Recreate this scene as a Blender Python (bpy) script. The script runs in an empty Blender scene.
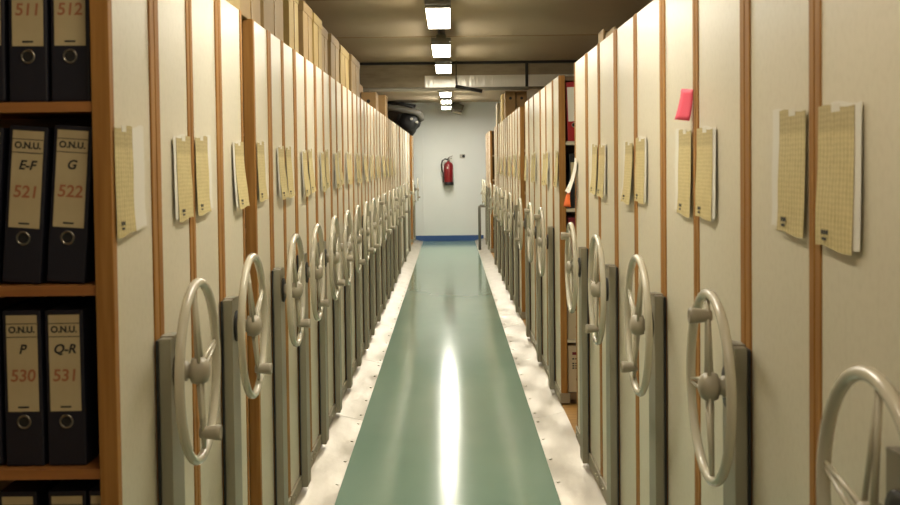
import bpy, bmesh, math, random
from mathutils import Vector, Matrix
random.seed(7)
C = bpy.context.scene.collection
PI = math.pi

# ------------------------------------------------------------------ materials
def mat(name, col, rough=.5, metal=0., noise=None, bump=None, coat=0., spec=.5):
    m = bpy.data.materials.new(name); m.use_nodes = True
    nt = m.node_tree; b = nt.nodes['Principled BSDF']
    b.inputs['Base Color'].default_value = (*col, 1)
    b.inputs['Roughness'].default_value = rough
    b.inputs['Metallic'].default_value = metal
    b.inputs['Coat Weight'].default_value = coat
    b.inputs['Coat Roughness'].default_value = .12
    b.inputs['Specular IOR Level'].default_value = spec
    tc = nt.nodes.new('ShaderNodeTexCoord')
    def mapped(scale):
        mp = nt.nodes.new('ShaderNodeMapping'); mp.inputs['Scale'].default_value = scale
        nt.links.new(tc.outputs['Object'], mp.inputs['Vector']); return mp
    if noise:                                     # (scale xyz, second colour, low, high)
        sc, c2, lo, hi = noise
        n = nt.nodes.new('ShaderNodeTexNoise'); n.inputs['Scale'].default_value = 1; n.inputs['Detail'].default_value = 5
        nt.links.new(mapped(sc).outputs[0], n.inputs['Vector'])
        r = nt.nodes.new('ShaderNodeMapRange'); r.inputs[1].default_value = lo; r.inputs[2].default_value = hi
        nt.links.new(n.outputs['Fac'], r.inputs[0])
        mx = nt.nodes.new('ShaderNodeMix'); mx.data_type = 'RGBA'
        mx.inputs[6].default_value = (*col, 1); mx.inputs[7].default_value = (*c2, 1)
        nt.links.new(r.outputs[0], mx.inputs[0]); nt.links.new(mx.outputs[2], b.inputs['Base Color'])
    if bump:                                      # (scale xyz, strength, distance)
        sc, st, di = bump
        n = nt.nodes.new('ShaderNodeTexNoise'); n.inputs['Scale'].default_value = 1; n.inputs['Detail'].default_value = 3
        nt.links.new(mapped(sc).outputs[0], n.inputs['Vector'])
        bp = nt.nodes.new('ShaderNodeBump'); bp.inputs['Strength'].default_value = st; bp.inputs['Distance'].default_value = di
        nt.links.new(n.outputs['Fac'], bp.inputs['Height']); nt.links.new(bp.outputs[0], b.inputs['Normal'])
    return m

M = {}
M['panel'] = mat('cream laminate', (.72, .665, .525), .30, noise=((60, 60, 60), (.67, .615, .475), .45, .75), bump=((420, 420, 420), .06, .002))
M['edge'] = mat('brown wood edging', (.40, .195, .05), .6, noise=((60, 60, 3), (.26, .11, .022), .4, .75), spec=.25)
M['shelf'] = mat('brown shelf board', (.40, .17, .045), .5, noise=((3, 40, 40), (.30, .11, .028), .4, .7))
M['shelf_pale'] = mat('pale shelf board', (.62, .55, .40), .5)
M['carcass'] = mat('dark shelf interior', (.16, .10, .05), .6)
M['post'] = mat('grey painted steel post', (.27, .25, .185), .38, bump=((200, 200, 200), .05, .002))
M['wheel'] = mat('light grey enamel', (.54, .50, .39), .24, coat=.4)
M['knob'] = mat('grey plastic knob', (.37, .33, .25), .35)
M['black'] = mat('black shade and flange', (.012, .012, .012), .5)
M['base'] = mat('dull steel base', (.33, .29, .21), .42, metal=.3)
M['screw'] = mat('steel screw', (.55, .52, .45), .3, metal=1)
M['floor'] = mat('teal vinyl floor', (.215, .34, .272), .12, noise=((.9, .5, 1), (.275, .40, .325), .35, .7), bump=((3.0, 1.2, 1), .05, .01), spec=.2)
M['strip'] = mat('aluminium plate', (.50, .45, .375), .36, metal=.55, noise=((14, 3, 10), (.42, .375, .30), .4, .75), bump=((9, 5, 9), .22, .015))
M['deck'] = mat('plywood deck', (.50, .27, .07), .55, noise=((3, 30, 3), (.38, .19, .05), .4, .7))
M['ceiling'] = mat('tan ceiling', (.48, .385, .255), .8, noise=((.8, .5, 1), (.43, .345, .225), .35, .7), bump=((40, 40, 40), .08, .005))
M['wall'] = mat('off white wall', (.80, .82, .79), .6, noise=((1.2, 1, 1.2), (.76, .78, .75), .35, .7), bump=((60, 60, 60), .1, .003))
M['blue'] = mat('blue skirting', (.035, .095, .27), .4)
M['duct'] = mat('galvanised duct', (.42, .35, .235), .45, metal=.35, noise=((5, 1, 30), (.34, .28, .19), .4, .7))
M['ductlow'] = mat('bright steel flange', (.92, .89, .80), .3, metal=.5, bump=((45, 7, 5), .35, .01))
M['dark'] = mat('dark steel', (.02, .018, .014), .45)
M['pipe'] = mat('grey pipe', (.45, .42, .35), .4)
M['greypipe'] = mat('dusty grey pipe', (.13, .12, .10), .5)
M['card'] = mat('tan cardboard', (.33, .215, .085), .7, noise=((6, 6, 6), (.28, .18, .068), .4, .7))
M['card2'] = mat('brown cardboard', (.36, .215, .085), .75, noise=((6, 6, 6), (.29, .17, .065), .4, .7))
M['card3'] = mat('yellow cardboard', (.40, .28, .095), .7, noise=((6, 6, 6), (.35, .24, .08), .4, .7))
M['tape'] = mat('brown packing tape', (.30, .19, .07), .3)
M['binder'] = mat('dark navy binder cloth', (.012, .012, .022), .45)
M['binderblack'] = mat('black binder cloth', (.008, .008, .008), .45)
M['red'] = mat('red binder cover', (.36, .018, .02), .4)
M['darkred'] = mat('dark red binder cover', (.17, .012, .02), .4)
M['orange'] = mat('orange paper', (.85, .16, .03), .6)
M['label'] = mat('aged spine label', (.56, .46, .27), .7, noise=((12, 12, 12), (.50, .40, .22), .4, .7))
M['whitelabel'] = mat('white label', (.75, .72, .62), .7)
M['ink'] = mat('black ink', (.02, .02, .022), .6)
M['redink'] = mat('red pencil', (.40, .16, .08), .6)
M['ring'] = mat('nickel ring', (.35, .33, .28), .3, metal=.9)
M['beige'] = mat('beige archive card', (.55, .44, .28), .6)
M['white_sheet'] = mat('white paper', (.80, .77, .69), .6)
M['pink'] = mat('pink note paper', (.90, .10, .17), .6)
M['extred'] = mat('extinguisher red', (.23, .012, .016), .28, coat=.3)
M['housing'] = mat('white lamp housing', (.26, .25, .22), .5)
M['grille'] = mat('grey housing', (.22, .20, .17), .45)

def yellow_sheet_mat():
    m = mat('yellowed index paper', (.62, .50, .235), .65)
    nt = m.node_tree; b = nt.nodes['Principled BSDF']
    tc = nt.nodes.new('ShaderNodeTexCoord'); mp = nt.nodes.new('ShaderNodeMapping'); mp.inputs['Scale'].default_value = (1, 1, 1)
    nt.links.new(tc.outputs['Object'], mp.inputs['Vector'])
    w = nt.nodes.new('ShaderNodeTexWave'); w.bands_direction = 'Y'; w.inputs['Scale'].default_value = 18; w.inputs['Distortion'].default_value = 3; w.inputs['Detail'].default_value = 3
    n = nt.nodes.new('ShaderNodeTexNoise'); n.inputs['Scale'].default_value = 45; n.inputs['Detail'].default_value = 4
    nt.links.new(mp.outputs[0], w.inputs['Vector']); nt.links.new(mp.outputs[0], n.inputs['Vector'])
    mul = nt.nodes.new('ShaderNodeMath'); mul.operation = 'MULTIPLY'
    nt.links.new(w.outputs['Fac'], mul.inputs[0]); nt.links.new(n.outputs['Fac'], mul.inputs[1])
    r = nt.nodes.new('ShaderNodeMapRange'); r.inputs[1].default_value = .15; r.inputs[2].default_value = .65
    nt.links.new(mul.outputs[0], r.inputs[0])
    mx = nt.nodes.new('ShaderNodeMix'); mx.data_type = 'RGBA'
    mx.inputs[6].default_value = (.68, .565, .28, 1); mx.inputs[7].default_value = (.50, .40, .17, 1)
    nt.links.new(r.outputs[0], mx.inputs[0])
    # printed heading band at the top of the form and faint typed rows below it
    sx = nt.nodes.new('ShaderNodeSeparateXYZ'); nt.links.new(tc.outputs['Object'], sx.inputs[0])
    g = nt.nodes.new('ShaderNodeMath'); g.operation = 'GREATER_THAN'; g.inputs[1].default_value = -.042
    nt.links.new(sx.outputs['Z'], g.inputs[0])
    w2 = nt.nodes.new('ShaderNodeTexWave'); w2.bands_direction = 'Z'; w2.inputs['Scale'].default_value = 32; w2.inputs['Distortion'].default_value = 2.5
    n2 = nt.nodes.new('ShaderNodeTexNoise'); n2.inputs['Scale'].default_value = 130; n2.inputs['Detail'].default_value = 2
    nt.links.new(mp.outputs[0], w2.inputs['Vector']); nt.links.new(mp.outputs[0], n2.inputs['Vector'])
    m2 = nt.nodes.new('ShaderNodeMath'); m2.operation = 'MULTIPLY'
    nt.links.new(w2.outputs['Fac'], m2.inputs[0]); nt.links.new(n2.outputs['Fac'], m2.inputs[1])
    m3 = nt.nodes.new('ShaderNodeMath'); m3.operation = 'MULTIPLY_ADD'; m3.inputs[1].default_value = .35
    nt.links.new(g.outputs[0], m3.inputs[0])
    m4 = nt.nodes.new('ShaderNodeMath'); m4.operation = 'MULTIPLY'; m4.inputs[1].default_value = .38
    nt.links.new(m2.outputs[0], m4.inputs[0]); nt.links.new(m4.outputs[0], m3.inputs[2])
    mx2 = nt.nodes.new('ShaderNodeMix'); mx2.data_type = 'RGBA'; mx2.inputs[7].default_value = (.33, .25, .11, 1)
    nt.links.new(m3.outputs[0], mx2.inputs[0]); nt.links.new(mx.outputs[2], mx2.inputs[6])
    nt.links.new(mx2.outputs[2], b.inputs['Base Color'])
    return m
M['yellow_sheet'] = yellow_sheet_mat()

def emit(name, col, st):
    m = bpy.data.materials.new(name); m.use_nodes = True; nt = m.node_tree
    nt.nodes.clear()
    e = nt.nodes.new('ShaderNodeEmission'); e.inputs[0].default_value = (*col, 1); e.inputs[1].default_value = st
    o = nt.nodes.new('ShaderNodeOutputMaterial'); nt.links.new(e.outputs[0], o.inputs[0]); return m
M['lamp'] = emit('fluorescent diffuser', (1, .93, .77), 41)
M['lamp_new'] = emit('fresh fluorescent diffuser', (1, .96, .84), 85)
M['lamp_fill'] = emit('unseen fill diffuser', (1, .86, .63), 21)  # unseen dim lamps, added as fill for the near panels and binders

# ------------------------------------------------------------------ mesh helpers
def obj(name, bm, mats, parent=None, loc=(0, 0, 0), rot=(0, 0, 0), smooth=False):
    me = bpy.data.meshes.new(name)
    bmesh.ops.recalc_face_normals(bm, faces=bm.faces)
    bm.to_mesh(me); bm.free()
    for m in (mats if isinstance(mats, (list, tuple)) else [mats]): me.materials.append(m)
    if smooth:
        for p in me.polygons: p.use_smooth = True
    o = bpy.data.objects.new(name, me); C.objects.link(o)
    o.location = loc; o.rotation_euler = rot
    if parent: o.parent = parent
    return o
def link(name, me, parent=None, loc=(0, 0, 0), rot=(0, 0, 0)):
    o = bpy.data.objects.new(name, me); C.objects.link(o); o.location = loc; o.rotation_euler = rot
    if parent: o.parent = parent
    return o
def tag(o, label=None, cat=None, group=None, kind=None):
    if label: o['label'] = label
    if cat: o['category'] = cat
    if group: o['group'] = group
    if kind: o['kind'] = kind
    return o
def thing(name, label, cat, loc=(0, 0, 0), group=None, rz=0):
    o = bpy.data.objects.new(name, None); C.objects.link(o); o.location = loc; o.rotation_euler = (0, 0, rz)
    o.empty_display_size = .1
    return tag(o, label, cat, group)
def bx(bm, x0, x1, y0, y1, z0, z1, bev=0, mi=0):
    if x0 > x1: x0, x1 = x1, x0
    if y0 > y1: y0, y1 = y1, y0
    r = bmesh.ops.create_cube(bm, size=1)
    vs = r['verts']
    for v in vs:
        v.co = Vector(((x0+x1)/2+v.co.x*(x1-x0), (y0+y1)/2+v.co.y*(y1-y0), (z0+z1)/2+v.co.z*(z1-z0)))
    fs = {f for v in vs for f in v.link_faces}
    for f in fs: f.material_index = mi
    if bev:
        es = {e for v in vs for e in v.link_edges}
        r = bmesh.ops.bevel(bm, geom=list(es), offset=bev, segments=2, affect='EDGES', profile=.6)
        for f in r['faces']: f.material_index = mi
def tube(bm, pts, r, n=10, mi=0, closed=False, cap=True):
    """round bar along a polyline; r may be a list"""
    pts = [Vector(p) for p in pts]; k = len(pts)
    rs = r if isinstance(r, (list, tuple)) else [r]*k
    rings = []; up = None
    for i, p in enumerate(pts):
        a = pts[(i-1) % k] if (i > 0 or closed) else p
        b = pts[(i+1) % k] if (i < k-1 or closed) else p
        t = (b-a).normalized()
        if up is None:
            up = t.orthogonal().normalized()
        up = (up-t*up.dot(t)).normalized(); w = t.cross(up)
        rings.append([bm.verts.new(p+(up*math.cos(2*PI*j/n)+w*math.sin(2*PI*j/n))*rs[i]) for j in range(n)])
    for i in range(k if closed else k-1):
        A, B = rings[i], rings[(i+1) % k]
        if closed and i == k-1:
            off = min(range(n), key=lambda o: (A[0].co-B[o].co).length)
            B = [B[(j+off) % n] for j in range(n)]
        for j in range(n):
            f = bm.faces.new((A[j], A[(j+1) % n], B[(j+1) % n], B[j])); f.smooth = True; f.material_index = mi
    if cap and not closed:
        for R in (rings[0], rings[-1]):
            f = bm.faces.new(R); f.material_index = mi
def torus(bm, R, r, axis='x', n=40, m=12, mi=0, c=(0, 0, 0)):
    c = Vector(c); pts = []
    for i in range(n):
        a = 2*PI*i/n
        pts.append(c+(Vector((0, math.cos(a)*R, math.sin(a)*R)) if axis == 'x' else Vector((math.cos(a)*R, 0, math.sin(a)*R))))
    tube(bm, pts, r, m, mi, closed=True)
def lathe(bm, prof, axis='x', n=20, mi=0, c=(0, 0, 0)):
    """prof: list of (distance along the axis, radius)"""
    c = Vector(c); rings = []
    for d, r in prof:
        ring = []
        for j in range(n):
            a = 2*PI*j/n; u, v = math.cos(a)*max(r, 1e-4), math.sin(a)*max(r, 1e-4)
            p = {'x': (d, u, v), 'y': (u, d, v), 'z': (u, v, d)}[axis]
            ring.append(bm.verts.new(c+Vector(p)))
        rings.append(ring)
    for A, B in zip(rings, rings[1:]):
        for j in range(n):
            f = bm.faces.new((A[j], A[(j+1) % n], B[(j+1) % n], B[j])); f.smooth = True; f.material_index = mi
    for R in (rings[0], rings[-1]):
        f = bm.faces.new(R); f.material_index = mi
def struct(name, bm, m): return tag(obj(name, bm, m), kind='structure')
def B(): return bmesh.new()

# ------------------------------------------------------------------ key dimensions (metres)
XL, XR = .675, .645           # cabinet fronts, left and right of the camera's line
HT = 1.978                    # cabinet height
HC = 1.475                    # eye height
CEIL = 2.62
YW = 22.7                     # far wall
DEPTH = 2.5                   # cabinet length away from the aisle
DECK = .042
def X0(s): return -XL if s < 0 else XR

# ------------------------------------------------------------------ the setting
b = B(); bx(b, -3.6, 3.6, -3, YW+.1, -.1, 0); struct('floor', b, M['floor'])
b = B(); bx(b, -3.6, 3.6, -3, YW+.1, CEIL, CEIL+.1)
struct('ceiling', b, M['ceiling'])
b = B()
for yy in (3.4, 5.9, 8.4, 10.9): bx(b, -3.4, 3.4, yy, yy+.012, CEIL-.003, CEIL)
struct('trim_6', b, M['card2'])
b = B(); bx(b, -3.6, 3.6, YW, YW+.1, 0, CEIL); struct('wall_far', b, M['wall'])
b = B(); bx(b, -3.7, -3.6, -3, YW+.1, 0, CEIL); struct('wall_left', b, M['wall'])
b = B(); bx(b, 3.6, 3.7, -3, YW+.1, 0, CEIL); struct('wall_right', b, M['wall'])
b = B(); bx(b, -3.6, 3.6, -3.1, -3, 0, CEIL); struct('wall_near', b, M['wall'])
b = B(); bx(b, -.655, .63, YW-.012, YW, 0, .105, .004); struct('baseboard_far', b, M['blue'])
b = B(); bx(b, -.51, -.495, YW-.012, YW, .105, CEIL, .003); struct('trim_1', b, M['wall'])
# metal ramp plates along both sides of the aisle floor
def ramp(s, xin, xout):
    bm = B(); y = -2.9
    rnd = random.Random(3+int(s))
    while y < YW-.02:
        y2 = min(y+1.95, YW-.015)
        n = 20; rows = []; skirt = []
        for i in range(n+1):
            t = i/n; yy = y+.002+(y2-y-.004)*t
            wv = .0035*math.sin(yy*6.1+s)+.0025*math.sin(yy*15+1)
            P = [(s*(xin+(xout-xin)*u), yy, .004+(DECK-.004)*(.75*u+.25*u*u)+wv*4*u*(1-u)) for u in (0, .2, .4, .6, .8, 1)]
            rows.append([bm.verts.new(p) for p in P])
            skirt.append([bm.verts.new(P[0]), bm.verts.new((P[0][0], yy, .0005))])
        for A, D in zip(rows, rows[1:]):
            for j in range(5):
                f = bm.faces.new((A[j], A[j+1], D[j+1], D[j])); f.smooth = True
        for A, D in zip(skirt, skirt[1:]): bm.faces.new((A[0], A[1], D[1], D[0]))
        for R, S in ((rows[0], skirt[0]), (rows[-1], skirt[-1])):
            q = [bm.verts.new(v.co) for v in R]+[bm.verts.new((R[-1].co.x, R[-1].co.y, .0005)), bm.verts.new((R[0].co.x, R[0].co.y, .0005))]
            bm.faces.new(q)
        for k in range(5):
            yy = y+.12+k*(y2-y-.24)/4
            lathe(bm, ((.007, .009), (.0115, .007), (.0125, .001)), 'z', 8, 1, (s*(xin+.018), yy, 0))
        y = y2
    o = struct('trim_2' if s < 0 else 'trim_3', bm, [M['strip'], M['screw']])
ramp(-1, .516, XL+.0); ramp(1, .463, XR+.0)
for s, nm in ((-1, 'trim_4'), (1, 'trim_5')):
    bm = B(); bx(bm, s*(abs(X0(s))+.001), s*3.59, -2.9, YW-.02, .001, DECK); struct(nm, bm, M['deck'])

# ------------------------------------------------------------------ sliding cabinets
ORD = ['first', 'second', 'third', 'fourth', 'fifth', 'sixth', 'seventh', 'eighth', 'ninth', 'tenth', 'eleventh', 'twelfth',
       'thirteenth', 'fourteenth', 'fifteenth', 'sixteenth', 'seventeenth', 'eighteenth', 'nineteenth']
WR = .205
def wheel_meshes(s):
    a = -s                                      # towards the aisle
    out = {}
    bm = B(); torus(bm, WR, .0108, 'x', 56, 12); out['rim'] = bm
    sp = []
    for k in (-1, 0, 1):
        an = k*PI/2
        u = Vector((0, math.cos(an), math.sin(an))); v = Vector((0, -math.sin(an), math.cos(an)))
        bm = B()
        for q in (-1, 1):
            tube(bm, [u*.02+v*.016*q+Vector((a*.004, 0, 0)), u*(WR-.004)+v*.0035*q], .0042, 8)
        tube(bm, [u*.02-Vector((a*.006, 0, 0)), u*(WR-.004)-Vector((a*.002, 0, 0))], .0035, 8)
        sp.append(bm)
    out['spoke'] = sp
    bm = B(); lathe(bm, [(a*d, r) for d, r in ((-.05, .024), (-.028, .024), (-.026, .019), (-.018, .019), (-.016, .029), (-.006, .032), (.010, .031), (.019, .025), (.024, .013), (.025, .001))], 'x', 24)
    out['hub'] = bm
    bm = B()
    c = (-a*.004, WR*.76, 0)
    lathe(bm, [(a*d, r) for d, r in ((-.004, .0125), (.004, .0135), (.036, .0182), (.043, .0182), (.046, .0165), (.046, .012), (.044, .010), (.044, .001))], 'x', 18, 0, c)
    out['knob'] = bm
    return out
WM = {}
for s in (-1, 1):
    w = wheel_meshes(s); d = {}
    for k, v in w.items():
        for i, bm in enumerate(v if isinstance(v, list) else [v]):
            mname = {'rim': 'wheel', 'spoke': 'wheel', 'hub': 'knob', 'knob': 'knob'}[k]
            o = obj(k, bm, M[mname]); d.setdefault(k, []).append(o.data)
            bpy.data.objects.remove(o)
    WM[s] = d

SHELF = {-1: (.138, .498, .868, 1.2385, 1.606), 1: (.06, .43, .815, 1.20, 1.593)}
def cabinet(s, i, y0, yc, y1, theta, extra=''):
    flip = s > 0 and i in (1, 5, 8, 12)
    side = 'left' if s < 0 else 'right'
    pos = ORD[i]+' from the camera along the '+side+' side' if not extra else extra
    root = thing('sliding_cabinet', 'cream sliding archive cabinet with grey hand wheel, '+pos, 'cabinet',
                 (X0(s), y0, 0), 'archive cabinets on the '+side)
    L = y1-y0; c = yc-y0
    e = .03; T = .034; P = .016; WZ = 1.0 if s < 0 else .976; PT = 1.083 if s < 0 else 1.070
    # carcass: carriage, top, middle board and open shelves
    bm = B()
    bx(bm, s*(P+.001), s*DEPTH, c-.01, c+.01, .1, HT-.03)
    obj('divider', bm, M['carcass'], root); bm = B()
    bx(bm, s*(P+.001), s*DEPTH, .012, L-.012, HT-.03, HT-.004)
    obj('top_board', bm, M['carcass'], root); bm = B()
    bx(bm, s*(DEPTH-.03), s*DEPTH, .006, L-.006, .06, HT-.03)
    obj('back_board', bm, M['carcass'], root); bm = B()
    bx(bm, s*.06, s*DEPTH, .05, L-.05, DECK, .075)
    bx(bm, s*(P+.001), s*DEPTH, .006, L-.006, .075, .115)
    obj('carriage', bm, M['carcass'], root)
    for z in SHELF[s]:
        if z < .2 and s > 0: continue
        bm = B(); bx(bm, s*(P+.001), s*DEPTH, .008, L-.008, z-.02, z)
        obj('shelf', bm, M['shelf'] if s < 0 else M['shelf_pale'], root)
    # aisle face
    for ya, yb in ((e, c-.042), (c+.042, L-e)):
        bm = B(); bx(bm, 0, s*P, ya, yb, .114, HT, .002); obj('end_panel', bm, M['panel'], root)
    for ya, yb in ((0, e), (L-e, L)):
        bm = B(); bx(bm, -s*.003, s*T, ya, yb, .114, HT+.001, .0025); obj('edge_strip', bm, M['edge'], root)
    bm = B()
    bx(bm, -s*.004, s*P, c-.042, c-.003, .114, HT+.001, .003); bx(bm, -s*.004, s*P, c+.003, c+.042, .114, HT+.001, .003)
    bx(bm, s*.004, s*P, c-.004, c+.004, .114, HT-.002)
    obj('centre_strip', bm, M['edge'], root)
    bm = B(); bx(bm, -s*.010, s*.05, .004, L-.004, .052, .113, .003)
    for q in (.06, .12, L-.12, L-.06):
        lathe(bm, [(-s*.010, .007), (-s*.014, .006), (-s*.0155, .001)], 'x', 8, 1, (0, q, .086))
    obj('base_rail', bm, [M['base'], M['screw']], root)
    # drive post and wheel
    bm = B(); bx(bm, -s*.037, -s*.010, c-.046, c+.074, .06, PT, .003)
    bx(bm, -s*.0372, -s*.006, c-.012, c+.040, PT-.001, PT+.002)
    post = obj('drive_post', bm, M['post'], root)
    bm = B(); bx(bm, -s*.0102, -s*.0045, c-.053, c+.078, .115, PT-.003); obj('shade_strip', bm, M['black'], post)  # black strip standing in for the shadow line beside the post
    bm = B(); lathe(bm, [(-s*.036, .046), (-s*.043, .046), (-s*.044, .03)], 'x', 24, 0, (0, c+.018, WZ))
    obj('flange_shade', bm, M['black'], root)  # black disc for the hub flange and its dark shadow on the post
    w = link('hand_wheel', WM[s]['rim'][0], root, (-s*(.088 if s < 0 else .078), c+.018, WZ), (theta+(-PI/2 if flip else PI/2), 0, 0))
    for me in WM[s]['spoke']: link('spoke', me, w)
    link('hub', WM[s]['hub'][0], w); link('knob', WM[s]['knob'][0], w, (0, 0, 0), (PI/2 if flip else -PI/2, 0, 0))
    return root

LEFT = [(2.386, 2.755, 3.131), (3.139, 3.526, 3.932), (4.154, 4.525, 4.886), (4.892, 5.267, 5.661), (5.667, 6.067, 6.446),
        (6.452, 6.835, 7.197), (7.203, 7.59, 7.997), (8.003, 8.40, 8.807), (8.813, 9.17, 9.557), (9.563, 9.90, 10.307),
        (10.313, 10.76, 11.167), (11.173, 11.66, 12.127), (12.133, 12.53, 12.92), (12.926, 13.3, 13.70), (13.73, 14.2, 14.66),
        (14.666, 15.4, 16.2), (16.43, 17.3, 18.2), (18.206, 19.3, 20.4), (21.6, 22.05, 22.5)]
RIGHT = [(1.08, 1.60, 2.111), (2.117, 2.609, 3.131), (3.137, 3.617, 4.147), (4.153, 4.64, 5.157), (5.163, 5.62, 6.157),
         (7.017, 7.457, 7.993), (7.999, 8.487, 9.134), (9.142, 9.711, 10.2), (10.87, 11.3, 11.817), (11.823, 12.3, 12.787),
         (12.793, 13.3, 13.797), (13.803, 14.3, 14.79), (14.8, 15.35, 15.9), (16.1, 16.6, 17.2), (18.97, 19.5, 20.0), (20.2, 20.7, 21.25)]
# knob direction of each wheel, degrees in the wheel's plane (0 = away from the camera, 90 = up)
KL = [-78, -64, -62, -68, -60, 200, -75, -60, -100, 100, -60, -75, 40, -60, -80, -70, 20, -60, -70]
KR = [-80, 84, -64, -85, 70, 88, 100, -60, -75, 60, -70, -60, 210, -70, -60, 190]
cabsL, cabsR = [], []
for i, (a, c, d) in enumerate(LEFT):
    cabsL.append(cabinet(-1, i, a, c, d, math.radians(KL[i])))
for i, (a, c, d) in enumerate(RIGHT):
    ex = 'nearest the camera at the right edge' if i == 0 else ''
    cabsR.append(cabinet(1, i, a, c, d, math.radians(KR[i]), ex))

# ------------------------------------------------------------------ index sheets hanging on the end panels
def sheet(s, ypos, w, end, i, lift=.02, back=1, ztop=1.562, h=.25, tilt=0., bs=None, front='yellow_sheet', label=None, only=False):
    """ypos: centre; hangs from its top edge; back: side (+1 far, -1 near) on which the sheet behind shows"""
    side = 'left' if s < 0 else 'right'
    root = thing('index_sheet', label or ('yellowed index sheet taped on the %s half of the %s %s cabinet' % (end, ORD[i], side)), 'paper',
                 (X0(s)-s*.0042, ypos, ztop), 'index sheets on the '+side+' cabinets')
    if bs is None: bs = .26 if back < 0 else .40
    def surf(yo, zo, ww, hh, off, lf, mats, name, stamp):
        bm = B(); n, m = 6, 12; g = []
        for r in range(m+1):
            t = r/m; row = []
            for q in range(n+1):
                u = q/n-.5
                d = off+lf*(t**1.8)*(1+.25*u)+.0015*math.sin(t*9+ypos*7)*(u+.5)*t
                row.append(bm.verts.new((-s*d, yo+u*ww+tilt*t*hh, zo-t*hh+.004*math.sin(u*5))))
            g.append(row)
        for r in range(m):
            for q in range(n):
                f = bm.faces.new((g[r][q], g[r][q+1], g[r+1][q+1], g[r+1][q]))
                if stamp and r == m-1 and q in (1,) : f.material_index = 0
        if stamp:
            # printed mark by the lower corner, and the small heading block
            def quad(u0, u1, t0, t1):
                vs = []
                for u, t in ((u0, t0), (u1, t0), (u1, t1), (u0, t1)):
                    d = off+lf*(t**1.8)*(1+.25*u)+.0018
                    vs.append(bm.verts.new((-s*d, yo+u*ww+tilt*t*hh, zo-t*hh)))
                f = bm.faces.new(vs); f.material_index = 1
            u0 = -.32 if s < 0 else .12
            for q in range(3):
                quad(u0+q*.07, u0+q*.07+.045, .87, .905)
            quad(u0+.03, u0+.16, .925, .945)
        o = obj(name, bm, mats, root)
        sd = o.modifiers.new('thick', 'SOLIDIFY'); sd.thickness = .0006
        return o
    surf(0, 0, w, h, .0016, lift, [M[front], M['ink']], 'front_sheet', True)
    if not only:
        surf(back*w*bs, .004, w*.8, h*.985, .0006, lift*.6, [M['white_sheet']], 'backing_sheet', False)
        bm = B(); bx(bm, -s*.0022, -s*.0027, -w*.12, w*.12, -.010, .003); obj('tape', bm, M['whitelabel'], root)
    return root
for i, (a, c, d) in enumerate(LEFT[:15]):
    r = random.Random(i+50)
    lf = [.006, .006, .009][i] if i < 3 else r.uniform(.006, .018)
    if i == 0:
        sheet(-1, a+.085, .135, 'near', i, .003, 1, 1.557, .222, bs=.8)
    else:
        sheet(-1, a+.105, .16, 'near', i, lf, r.choice((1, 1, -1)) if i > 1 else 1, 1.558-r.uniform(0, .02), .207)
    lf2 = .006 if i == 0 else .016 if i == 1 else r.uniform(.006, .02)
    sheet(-1, d-.108, .16, 'far', i, lf2, -1, 1.558-r.uniform(0, .02), .207)
for i, (a, c, d) in enumerate(RIGHT[:13]):
    r = random.Random(i+90)
    if i:
        sheet(1, a+.122, .17, 'near', i, .006 if i < 3 else r.uniform(.005, .016), 1, (0, 1.565, 1.556)[i] if i < 3 else 1.55-r.uniform(0, .02), .23 if i < 3 else .215)
    if i == 4:
        sheet(1, d-.085, .12, 'far', i, .045, 1, 1.49, .17, 0, front='white_sheet', label='white sheet with curled bottom on the fifth right cabinet beside the open gap', only=True)
    else:
        sheet(1, d-.125, .185, 'far', i, .006 if i < 3 else r.uniform(.005, .016), -1, (1.562, 1.553, 1.55)[i] if i < 3 else 1.55-r.uniform(0, .02), (.238, .225, .215)[min(i, 2)])
# orange slip hanging below the curled sheet
bm = B(); g = []
for r in range(7):
    t = r/6; g.append([bm.verts.new((-.030-.022*t+.02*t*t-.03*u*t, 6.05+u*.07, 1.345-.10*t)) for u in (0, .5, 1)])
for A, D in zip(g, g[1:]):
    for j in range(2): bm.faces.new((A[j], A[j+1], D[j+1], D[j])).smooth = True
o = tag(obj('paper_slip', bm, M['orange'], None, (XR-.004, 0, 0)), 'orange paper slip hanging below the white sheet beside the open gap', 'paper')
o.modifiers.new('thick', 'SOLIDIFY').thickness = .0008
# pink note
bm = B(); g = []
for r in range(7):
    t = r/6
    g.append([bm.verts.new((-.001-.025*u*(.75+.35*t)-.010*t*t, .068*u*.9, -.082*t+.006*u)) for u in (0, .25, .5, .75, 1)])
for A, D in zip(g, g[1:]):
    for j in range(4): bm.faces.new((A[j], A[j+1], D[j+1], D[j])).smooth = True
o = tag(obj('sticky_note', bm, M['pink'], None, (XR-.0035, 3.152, 1.660)), 'bright pink sticky note standing out from a cabinet front on the right', 'note')
o.modifiers.new('thick', 'SOLIDIFY').thickness = .0006

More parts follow.
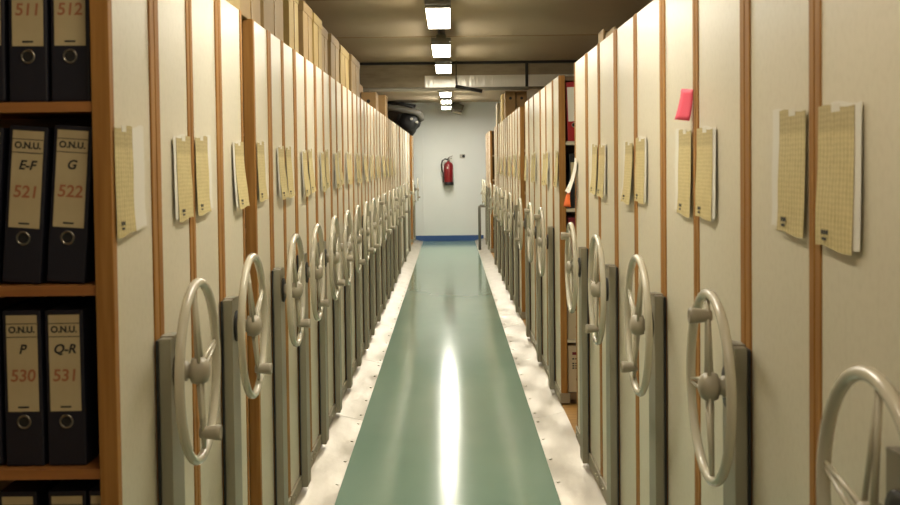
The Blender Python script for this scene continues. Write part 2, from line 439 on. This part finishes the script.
# ------------------------------------------------------------------ lever arch binders in the open left shelf
def text_mesh(body, size, m, parent, loc, name='lettering', shear=0., bold=.0007):
    cu = bpy.data.curves.new('t', 'FONT'); cu.body = body; cu.size = size; cu.align_x = 'CENTER'; cu.align_y = 'CENTER'
    cu.shear = shear; cu.extrude = .0002; cu.offset = bold
    t = bpy.data.objects.new('t', cu); C.objects.link(t)
    bpy.context.view_layer.update()
    me = bpy.data.meshes.new_from_object(t.evaluated_get(bpy.context.evaluated_depsgraph_get()))
    bpy.data.objects.remove(t); bpy.data.curves.remove(cu)
    me.materials.clear(); me.materials.append(m)
    return link(name, me, parent, loc, (PI/2, 0, 0))
def binder(x, y, z, w, h, lean, mark, letters, number, label, cover='binder', lab='label', lt=.010, lh=.196, group=None, ringz=None, numsize=.03):
    root = thing('ring_binder', label, 'binder', (x, y, z), group)
    root.rotation_euler = (0, lean, 0)
    bm = B(); bx(bm, -w/2, w/2, 0, .28, 0, h, .004); obj('cover', bm, M[cover], root)
    bm = B(); bx(bm, -w/2+.004, w/2-.004, .03, .282, .004, h-.004)
    obj('paper_block', bm, M['whitelabel'], root)
    lw = w*.80; zt = h-lt; zb = zt-lh
    L = B(); bx(L, -lw/2, lw/2, -.0012, .002, zb, zt)
    lo = obj('spine_label', L, M[lab], root)
    if mark:
        text_mesh(mark, .018, M['ink'], lo, (0, -.0016, zt-.030))
        bm = B()
        for q in (.0165, .0435): bx(bm, -lw/2, lw/2, -.0018, -.0010, zt-q-.0016, zt-q)
        obj('printed_line', bm, M['ink'], lo)
        bm = B(); bx(bm, -.011, .011, -.0018, -.0010, zb+.007, zb+.0105); obj('maker_mark', bm, M['ink'], lo)
    if letters: text_mesh(letters, .026, M['ink'], lo, (0, -.0016, zt-.070), shear=.25)
    if number: text_mesh(number, numsize, M['redink'], lo, (0, -.0016, zb+.072 if ringz is None else zb+.05), shear=.1)
    rz = zb-.021
    bm = B(); torus(bm, .0125, .0022, 'y', 28, 8, 0, (0, -.0012, rz))
    lathe(bm, [(-.0008, .011), (.001, .011)], 'y', 20, 1, (0, 0, rz))
    obj('finger_ring', bm, [M['ring'], M['black']], root)
    return root
YS = 2.42
def pxX(px, Y=YS): return (px-450)*Y/1200
GB = 'navy binders in the open left shelf'
rows = [(SHELF[-1][4], [(31, .012, '511', '', 'top row, left'), (73, .012, '512', '', 'top row, right')], 0),
        (SHELF[-1][3], [(19, .075, '521', 'E-F', ''), (63.5, .075, '522', 'G', '')], 0),
        (SHELF[-1][2], [(19, -.004, '530', 'P', ''), (61.5, -.004, '531', 'Q-R', '')], 0),
        (SHELF[-1][1], [(10, .0, '539', '', 'lowest'), (60, 0, '540', '', 'lowest'), (94, 0, '', '', 'lowest')], 0)]
for ri, (z, items, _) in enumerate(rows):
    for k, (px, lean, num, let, txt) in enumerate(items):
        x = pxX(px)
        lab = {0: 'navy binder numbered %s on the highest visible shelf at the left' % num,
               1: 'navy binder marked %s and %s standing on the left shelf' % (let, num),
               2: 'navy binder marked %s and %s standing on the left shelf' % (let, num),
               3: ['navy binder at the left end of the lowest visible left shelf', 'navy binder in the middle of the lowest visible left shelf',
                   'navy binder beside the wooden upright on the lowest visible left shelf'][k]}[ri]
        if ri == 3: num = ''
        x2 = x if ri != 3 else x
        binder(x2, YS, z+.0012+abs(lean)*.04, .05 if ri == 3 and k == 2 else .078, .318, lean, 'O.N.U.', let, num, lab, group=GB, numsize=.034)
# neighbours just cut by the frame
binder(pxX(-23), YS, SHELF[-1][2]+.0042, .076, .318, -.004, 'O.N.U.', '', '', 'navy binder cut by the left edge on the shelf of binder 530', group=GB)
binder(pxX(-25), YS, SHELF[-1][3]+.0042, .076, .318, .075, 'O.N.U.', '', '', 'navy binder cut by the left edge on the shelf of binder 521', group=GB)
binder(pxX(-11), YS, SHELF[-1][4]+.0042, .076, .318, .012, 'O.N.U.', '', '', 'navy binder cut by the left edge on the shelf of binder 511', group=GB)

# ------------------------------------------------------------------ contents of the open right shelf (fifth gap)
YR = 7.035
def rx(px): return (px-450)*YR/1200
binder(XR+.034+.056, YR, SHELF[1][4]+.0025, .08, .345, -.035, '', '', '', 'red binder with a white label on the top shelf of the open right gap', 'red', 'whitelabel', .03, .20)
binder(XR+.034+.062, YR, SHELF[1][3]+.001, .078, .32, 0, '', '', '', 'black binder with a grey label on the middle shelf of the open right gap', 'binderblack', 'label', .05, .09)
binder(XR+.034+.052, YR, SHELF[1][2]+.001, .078, .33, 0, '', '', '', 'dark red binder on a lower shelf of the open right gap', 'darkred', 'whitelabel', .07, .04)
def archive_box(x0, x1, y0, y1, z, h, label, m='beige', hole=None, mark=True, group=None):
    root = thing('archive_box', label, 'box', ((x0+x1)/2, y0, z), group)
    w = (x1-x0)/2; d = y1-y0
    bm = B(); bx(bm, -w, w, 0, d, 0, h, .003); obj('box_body', bm, M[m], root)
    if hole:
        bm = B(); lathe(bm, [(-.0012, .017), (.001, .017)], 'y', 20, 0, (hole[0], 0, hole[1])); obj('finger_hole', bm, M['black'], root)
    if mark:
        bm = B(); bx(bm, -w*.5, w*.35, -.001, .001, h*.80, h*.86, 0, 0)
        for q in (.70, .60, .55, .5):
            for k in range(3): bx(bm, -w*.5+k*w*.33, -w*.5+k*w*.33+w*.22, -.001, .001, h*q, h*q+.008, 0, 1)
        obj('box_label', bm, [M['darkred'], M['ink']], root)
    return root
archive_box(XR+.038, XR+.145, YR, YR+.32, SHELF[1][1]+.001, .335, 'beige archive box with finger hole above another in the open right gap', 'beige', (.012, .07))
archive_box(XR+.038, XR+.145, YR, YR+.32, .1165, .275, 'beige archive box with finger hole at the bottom of the open right gap', 'beige', (.012, .075))

# ------------------------------------------------------------------ boxes on top of the cabinets
ZT = HT+.0015
def top_box(s, y0, y1, h, label, m='card', x=.012, dep=.36, tape=True, lid=True, z=ZT):
    root = thing('cardboard_box', label, 'box', (s*(abs(X0(s))+x+dep/2), (y0+y1)/2, z), 'cardboard boxes on top of the cabinets')
    W = dep/2; d = (y1-y0)/2
    bm = B(); bx(bm, -W, W, -d, d, 0, h, .004); obj('box_body', bm, M[m], root)
    if lid:
        bm = B(); bx(bm, -W-.003, W+.003, -d-.003, d+.003, h-.045, h+.004, .003); obj('lid', bm, M[m], root)
    if tape:
        bm = B(); bx(bm, -s*(W+.0036), -s*(W-.01), -.003, .003, 0.004, h-.046); obj('seam', bm, M['tape'], root)
    return root
BX = [(3.50, 3.96, .27, 'card3', 'yellow cardboard box overhanging the second left cabinet'),
      (4.00, 4.44, .27, 'card', 'tan cardboard box nearest the camera on the third left cabinet'),
      (4.52, 5.05, .28, 'card', 'tan cardboard box with a wide side, second behind the yellow box'),
      (5.18, 5.49, .27, 'card3', 'narrow yellowish cardboard box, third behind the yellow box'),
      (5.75, 6.12, .275, 'card', 'tan cardboard box at the near end of the row of three'),
      (6.13, 6.50, .265, 'card3', 'yellowish cardboard box in the middle of the row of three'),
      (6.52, 6.88, .25, 'card', 'tan cardboard box at the far end of the row of three'),
      (7.09, 7.60, .262, 'card', 'tan cardboard box, nearer of the pair behind the row of three'),
      (7.62, 8.22, .25, 'card3', 'yellowish cardboard box, farther of the pair behind the row of three'),
      (8.56, 9.33, .275, 'card', 'long tan cardboard box alone behind the pair of boxes')]
for y0, y1, h, m, lab in BX: top_box(-1, y0, y1, h, lab, m, .014 if m != 'card3' else .006)
archive_box(-XL-.15, -XL-.01, 11.3, 11.7, ZT, .17, 'small brown archive box with finger hole far along the left cabinet tops', 'card2', (0, .085), False)
archive_box(-XL-.30, -XL-.16, 11.32, 11.72, ZT, .25, 'taller brown archive box behind the small one on the left cabinet tops', 'card2', (0, .17), False)
top_box(-1, 12.9, 13.42, .235, 'last brown box on the far left cabinet tops', 'card2', .008, .09, False, False)
archive_box(XR+.008, XR+.128, 13.9, 14.25, ZT, .317, 'brown box file with finger hole on the right tops, nearest the aisle', 'card2', (0, .235), False)
archive_box(XR+.138, XR+.258, 13.9, 14.25, ZT, .315, 'brown box file with finger hole on the right tops, farther from the aisle', 'card2', (0, .235), False)
archive_box(XR+.008, XR+.09, 14.7, 15.25, ZT, .33, 'yellow box file on the right tops behind the brown pair', 'card3', None, False)
archive_box(XR+.006, XR+.05, 16.3, 16.7, ZT, .30, 'thin grey box file standing last on the right tops', 'beige', None, False)
for k, (y0, y1, h, lab) in enumerate(((4.72, 4.98, .022, 'flat piece of cardboard lying on the fourth right cabinet'),
                                      (5.05, 5.22, .05, 'small bent cardboard piece standing beside the flat piece'))):
    bm = B(); bx(bm, .0, .12, 0, y1-y0, 0, .006, .001)
    bx(bm, .0, .006, .0, y1-y0, .004, h, .001); bx(bm, .0, .05, (y1-y0)*.5, y1-y0, h-.006, h, .001)
    tag(obj('cardboard_piece', bm, M['card'], None, (XR+.006, y0, ZT), (0, 0, .0)), lab, 'cardboard')

# ------------------------------------------------------------------ lamps
ys = [-1.35, .85, 3.05, 5.25, 7.5, 9.82, 11.8, 14.1, 16.4, 18.5, 20.6]
LL = ['added dim fill lamp behind the camera', 'added dim fill lamp almost above the camera', 'ceiling lamp above the second right cabinet', 'ceiling lamp above the fifth right cabinet', 'ceiling lamp seen first at the top edge of the photo', 'second bright ceiling lamp along the aisle',
      'bright ceiling lamp just in front of the steel duct', 'ceiling lamp hidden behind the steel duct', 'first ceiling lamp beyond the duct, widest of the far three',
      'middle of the three far ceiling lamps', 'farthest ceiling lamp, nearest the white wall']
for k, y in enumerate(ys):
    ln = 1.14 if k < 9 else 1.0
    xo = [-.065, -.065, -.065, -.065, -.062, -.058, -.05, -.05, -.045, -.041, -.047][k]
    root = thing('ceiling_lamp', LL[k], 'lamp', (xo, y, CEIL), 'fluorescent lamps along the aisle')  # the first two are added fill lamps
    z0 = 2.44-CEIL
    bm = B(); bx(bm, -.075, .075, 0, ln, z0, z0+.018, .004); obj('diffuser', bm, M['lamp_fill'] if k < 2 else M['lamp_new'] if k > 8 else M['lamp'], root)
    bm = B(); bx(bm, -.082, .082, -.012, ln+.012, z0+.019, z0+.055, .012); bx(bm, -.04, .04, .03, ln-.03, z0+.055, z0+.085, .004)
    for ya in (-.012, ln): bx(bm, -.08, .08, ya, ya+.012, z0-.004, z0+.019, .002)
    obj('housing', bm, M['housing'], root)
    for yy in (.2, ln-.2):
        bm = B(); tube(bm, [(0, yy, z0+.08), (0, yy, 0)], .006, 8); obj('hanger_rod', bm, M['grille'], root)
bm = B(); bx(bm, -.03, .03, 4.6, 13.3, CEIL-.03, CEIL, .003)
tag(obj('cable_tray', bm, M['greypipe'], None, (-.055, 0, 0)), 'narrow grey cable tray on the ceiling above the lamps', 'tray')

# ------------------------------------------------------------------ duct across the ceiling
YD = 13.62
root = thing('air_duct', 'steel air duct crossing under the ceiling above the aisle', 'duct', (0, YD, 2.33))
bm = B(); bx(bm, -3.5, 3.5, .012, .55, .005, .262, .004); obj('duct_body', bm, M['duct'], root)
bm = B(); bx(bm, -.27, 3.45, 0, .012, .0, .135, .002); obj('lower_panel', bm, M['ductlow'], root, smooth=False)
for x in (-2.3, .885, 2.6):
    bm = B(); bx(bm, x-.016, x+.016, -.01, .56, -.004, .268, .002); obj('flange', bm, M['dark'], root)
bm = B(); bx(bm, -3.5, 3.5, -.02, .03, .262, .29); obj('gap_shade', bm, M['dark'], root)  # dark strip painted in for the shadow gap under the ceiling
bm = B(); tube(bm, [(-3.4, 0, 0), (.9, 0, 0)], .02, 12)
for x in (-2.4, -.9, -.02): torus(bm, .024, .006, 'x', 14, 6, 0, (x, 0, 0))
obj('pipe', bm, M['pipe'], root, (0, -.03, -.022))
root = thing('hanging_bracket', 'dark steel rod with a bar pointing right below the air duct', 'bracket', (.087, YD-.10, CEIL))
bm = B(); tube(bm, [(0, 0, 0), (0, 0, -.292)], .0065, 8); obj('rod', bm, M['dark'], root)
bm = B(); tube(bm, [(-.01, 0, -.285), (.29, -.02, -.345)], .021, 12); obj('arm', bm, M['dark'], root)

# ------------------------------------------------------------------ far wall
root = thing('fire_extinguisher', 'red fire extinguisher with black hose hung on the far white wall', 'fire extinguisher', (-.02, YW-.10, 1.06))
bm = B(); lathe(bm, [(.035, .084), (.05, .088), (.36, .088), (.40, .078), (.425, .05), (.435, .028), (.45, .026)], 'z', 28); obj('cylinder', bm, M['extred'], root)
bm = B(); lathe(bm, [(0, .084), (.004, .09), (.055, .0905), (.06, .086)], 'z', 28); obj('foot', bm, M['black'], root)
bm = B(); lathe(bm, [(.448, .024), (.50, .022), (.505, .012)], 'z', 14); bx(bm, -.012, .07, -.012, .012, .50, .512, .002)
tube(bm, [(0, 0, .515), (.03, 0, .53), (.08, 0, .55)], .007, 8); obj('valve', bm, M['grille'], root)
bm = B(); tube(bm, [(-.01, -.01, .475), (-.06, -.02, .495), (-.115, -.02, .46), (-.132, -.02, .38), (-.125, -.02, .30), (-.10, -.03, .22), (-.098, -.04, .10), (-.098, -.04, .05)], .0135, 10)
obj('hose', bm, M['black'], root)
bm = B(); bx(bm, -.03, -.008, -.090, -.083, .31, .345, .002); obj('label_plate', bm, M['whitelabel'], root)
bm = B(); bx(bm, -.03, .03, .08, .1004, .2, .42, .003); obj('wall_bracket', bm, M['black'], root)
root = thing('wall_socket', 'small grey wall box with a black socket beside the extinguisher', 'socket', (.25, YW, 1.60))
bm = B(); bx(bm, -.055, -.02, -.02, 0, -.035, .035, .004); bx(bm, -.02, .045, -.012, 0, -.04, .04, .003); obj('plate', bm, M['pipe'], root)
bm = B(); lathe(bm, [(-.022, .026), (-.011, .028)], 'y', 16, 0, (.018, 0, 0)); obj('socket_face', bm, M['black'], root)
# flood lamp near the top of the far wall
root = thing('wall_projector', 'grey spotlight tilted down on a bracket near the far ceiling', 'spotlight', (.14, YW-.02, 2.52))
bm = B(); bx(bm, -.08, .06, -.02, .02, -.02, .09, .004); tube(bm, [(0, 0, .03), (0, -.16, .02)], .014, 8); obj('bracket', bm, M['grille'], root)
bm = B(); bx(bm, -.10, .10, -.09, .07, -.07, .07, .012); obj('housing', bm, M['grille'], root, (.02, -.24, -.035), (-.5, .35, 0))
bm = B(); bx(bm, -.09, .09, -.006, .006, -.028, .028, .003); obj('lens_hood', bm, M['whitelabel'], root, (.01, -.345, -.105), (-.7, .35, 0))
# guard rail at the aisle's end
bm = B(); tube(bm, [(.492, 20.1, .012), (.492, 20.1, .70), (.494, 20.1, .735), (.515, 20.1, .75), (.60, 20.1, .75)], .024, 10)
tag(obj('guard_rail', bm, M['greypipe']), 'grey bent pipe rail standing at the far right end of the aisle', 'rail')
# pipes and fan unit in the far left corner above the cabinets
M['board'] = mat('added shade board', (.085, .058, .036), .8)
root = thing('pump_unit', 'black fan motor with a thick grey pipe high in the far left corner', 'machine', (-.71, YW-.9, 2.32))
bm = B(); tube(bm, [(-.62, -.3, .20), (-.25, -.22, .15), (.08, -.12, .09), (.15, -.08, .07), (.20, -.02, .02), (.20, .04, -.05)], .056, 14); obj('pipe', bm, M['greypipe'], root)
bm = B(); lathe(bm, [(-.2, .05), (-.19, .16), (-.06, .18), (.02, .19), (.14, .17), (.16, .08)], 'y', 20, 0, (-.02, .15, -.08))
bx(bm, -.22, .14, .0, .4, -.10, .06, .02); bx(bm, -.16, .17, .05, .35, -.17, -.02, .03)
lathe(bm, [(-.24, .02), (-.16, .08), (.1, .11), (.14, .05)], 'z', 16, 0, (.03, .12, -.10))
obj('motor', bm, M['black'], root)
bm = B(); tube(bm, [(-.62, .1, .26), (-.3, .1, .26), (-.05, .12, .22), (.10, .15, .20)], .032, 10); tube(bm, [(-.40, .05, .22), (-.15, .05, .25), (.05, .05, .17)], .028, 10)
obj('black_hose', bm, M['black'], root)
for p in ((.03, -.07, -.04), (.13, -.06, -.10)):
    bm = B(); lathe(bm, [(-.03, .024), (.0, .026), (.02, .02)], 'y', 14, 0, p); obj('valve_cap', bm, M['pipe'], root)
bm = B(); tube(bm, [(.19, .04, -.05), (.15, .10, -.16), (.08, .12, -.22), (.05, .16, -.29)], .03, 10); obj('cable', bm, M['black'], root)
bm = B(); bx(bm, -.25, .15, .36, .83, -.05, .0, .004); obj('wall_bracket', bm, M['dark'], root)
bm = B(); bx(bm, -1.45, 0, -.05, 0, 0, 1.10, .003)
tag(obj('wall_shade', bm, M['board'], None, (-.70, YW-.001, 1.47)), 'added shade board on the far wall behind the pipe and the last left cabinet', 'board')  # dark board added where the far wall lies in shade

# ------------------------------------------------------------------ camera, world, view
cam = bpy.data.cameras.new('camera'); co = bpy.data.objects.new('camera', cam); C.objects.link(co)
cam.sensor_fit = 'HORIZONTAL'; cam.sensor_width = 36; cam.lens = 36*1200/900
cam.shift_y = -47.5/900
R = Matrix.Rotation(-.012, 4, 'Y') @ Matrix.Rotation(PI/2-math.atan(42/1200), 4, 'X')
R = Matrix.Rotation(PI/2-math.atan(42/1200), 4, 'X') @ Matrix.Rotation(-.012, 4, 'Z')
co.matrix_world = Matrix.Translation((0, 0, HC)) @ R
cam.clip_start = .05; cam.clip_end = 100
cam.dof.use_dof = True; cam.dof.focus_distance = 7.5; cam.dof.aperture_fstop = 9
sc = bpy.context.scene; sc.camera = co
w = bpy.data.worlds.new('world'); sc.world = w; w.use_nodes = True
w.node_tree.nodes['Background'].inputs[0].default_value = (0, 0, 0, 1)
sc.view_settings.view_transform = 'Standard'; sc.view_settings.look = 'None'
sc.view_settings.exposure = 0.0; sc.view_settings.gamma = 1
sc.view_settings.use_curve_mapping = False
sc.cycles.max_bounces = 10; sc.cycles.diffuse_bounces = 6; sc.cycles.glossy_bounces = 4
sc.cycles.use_denoising = True
sc.cycles.sample_clamp_indirect = 8
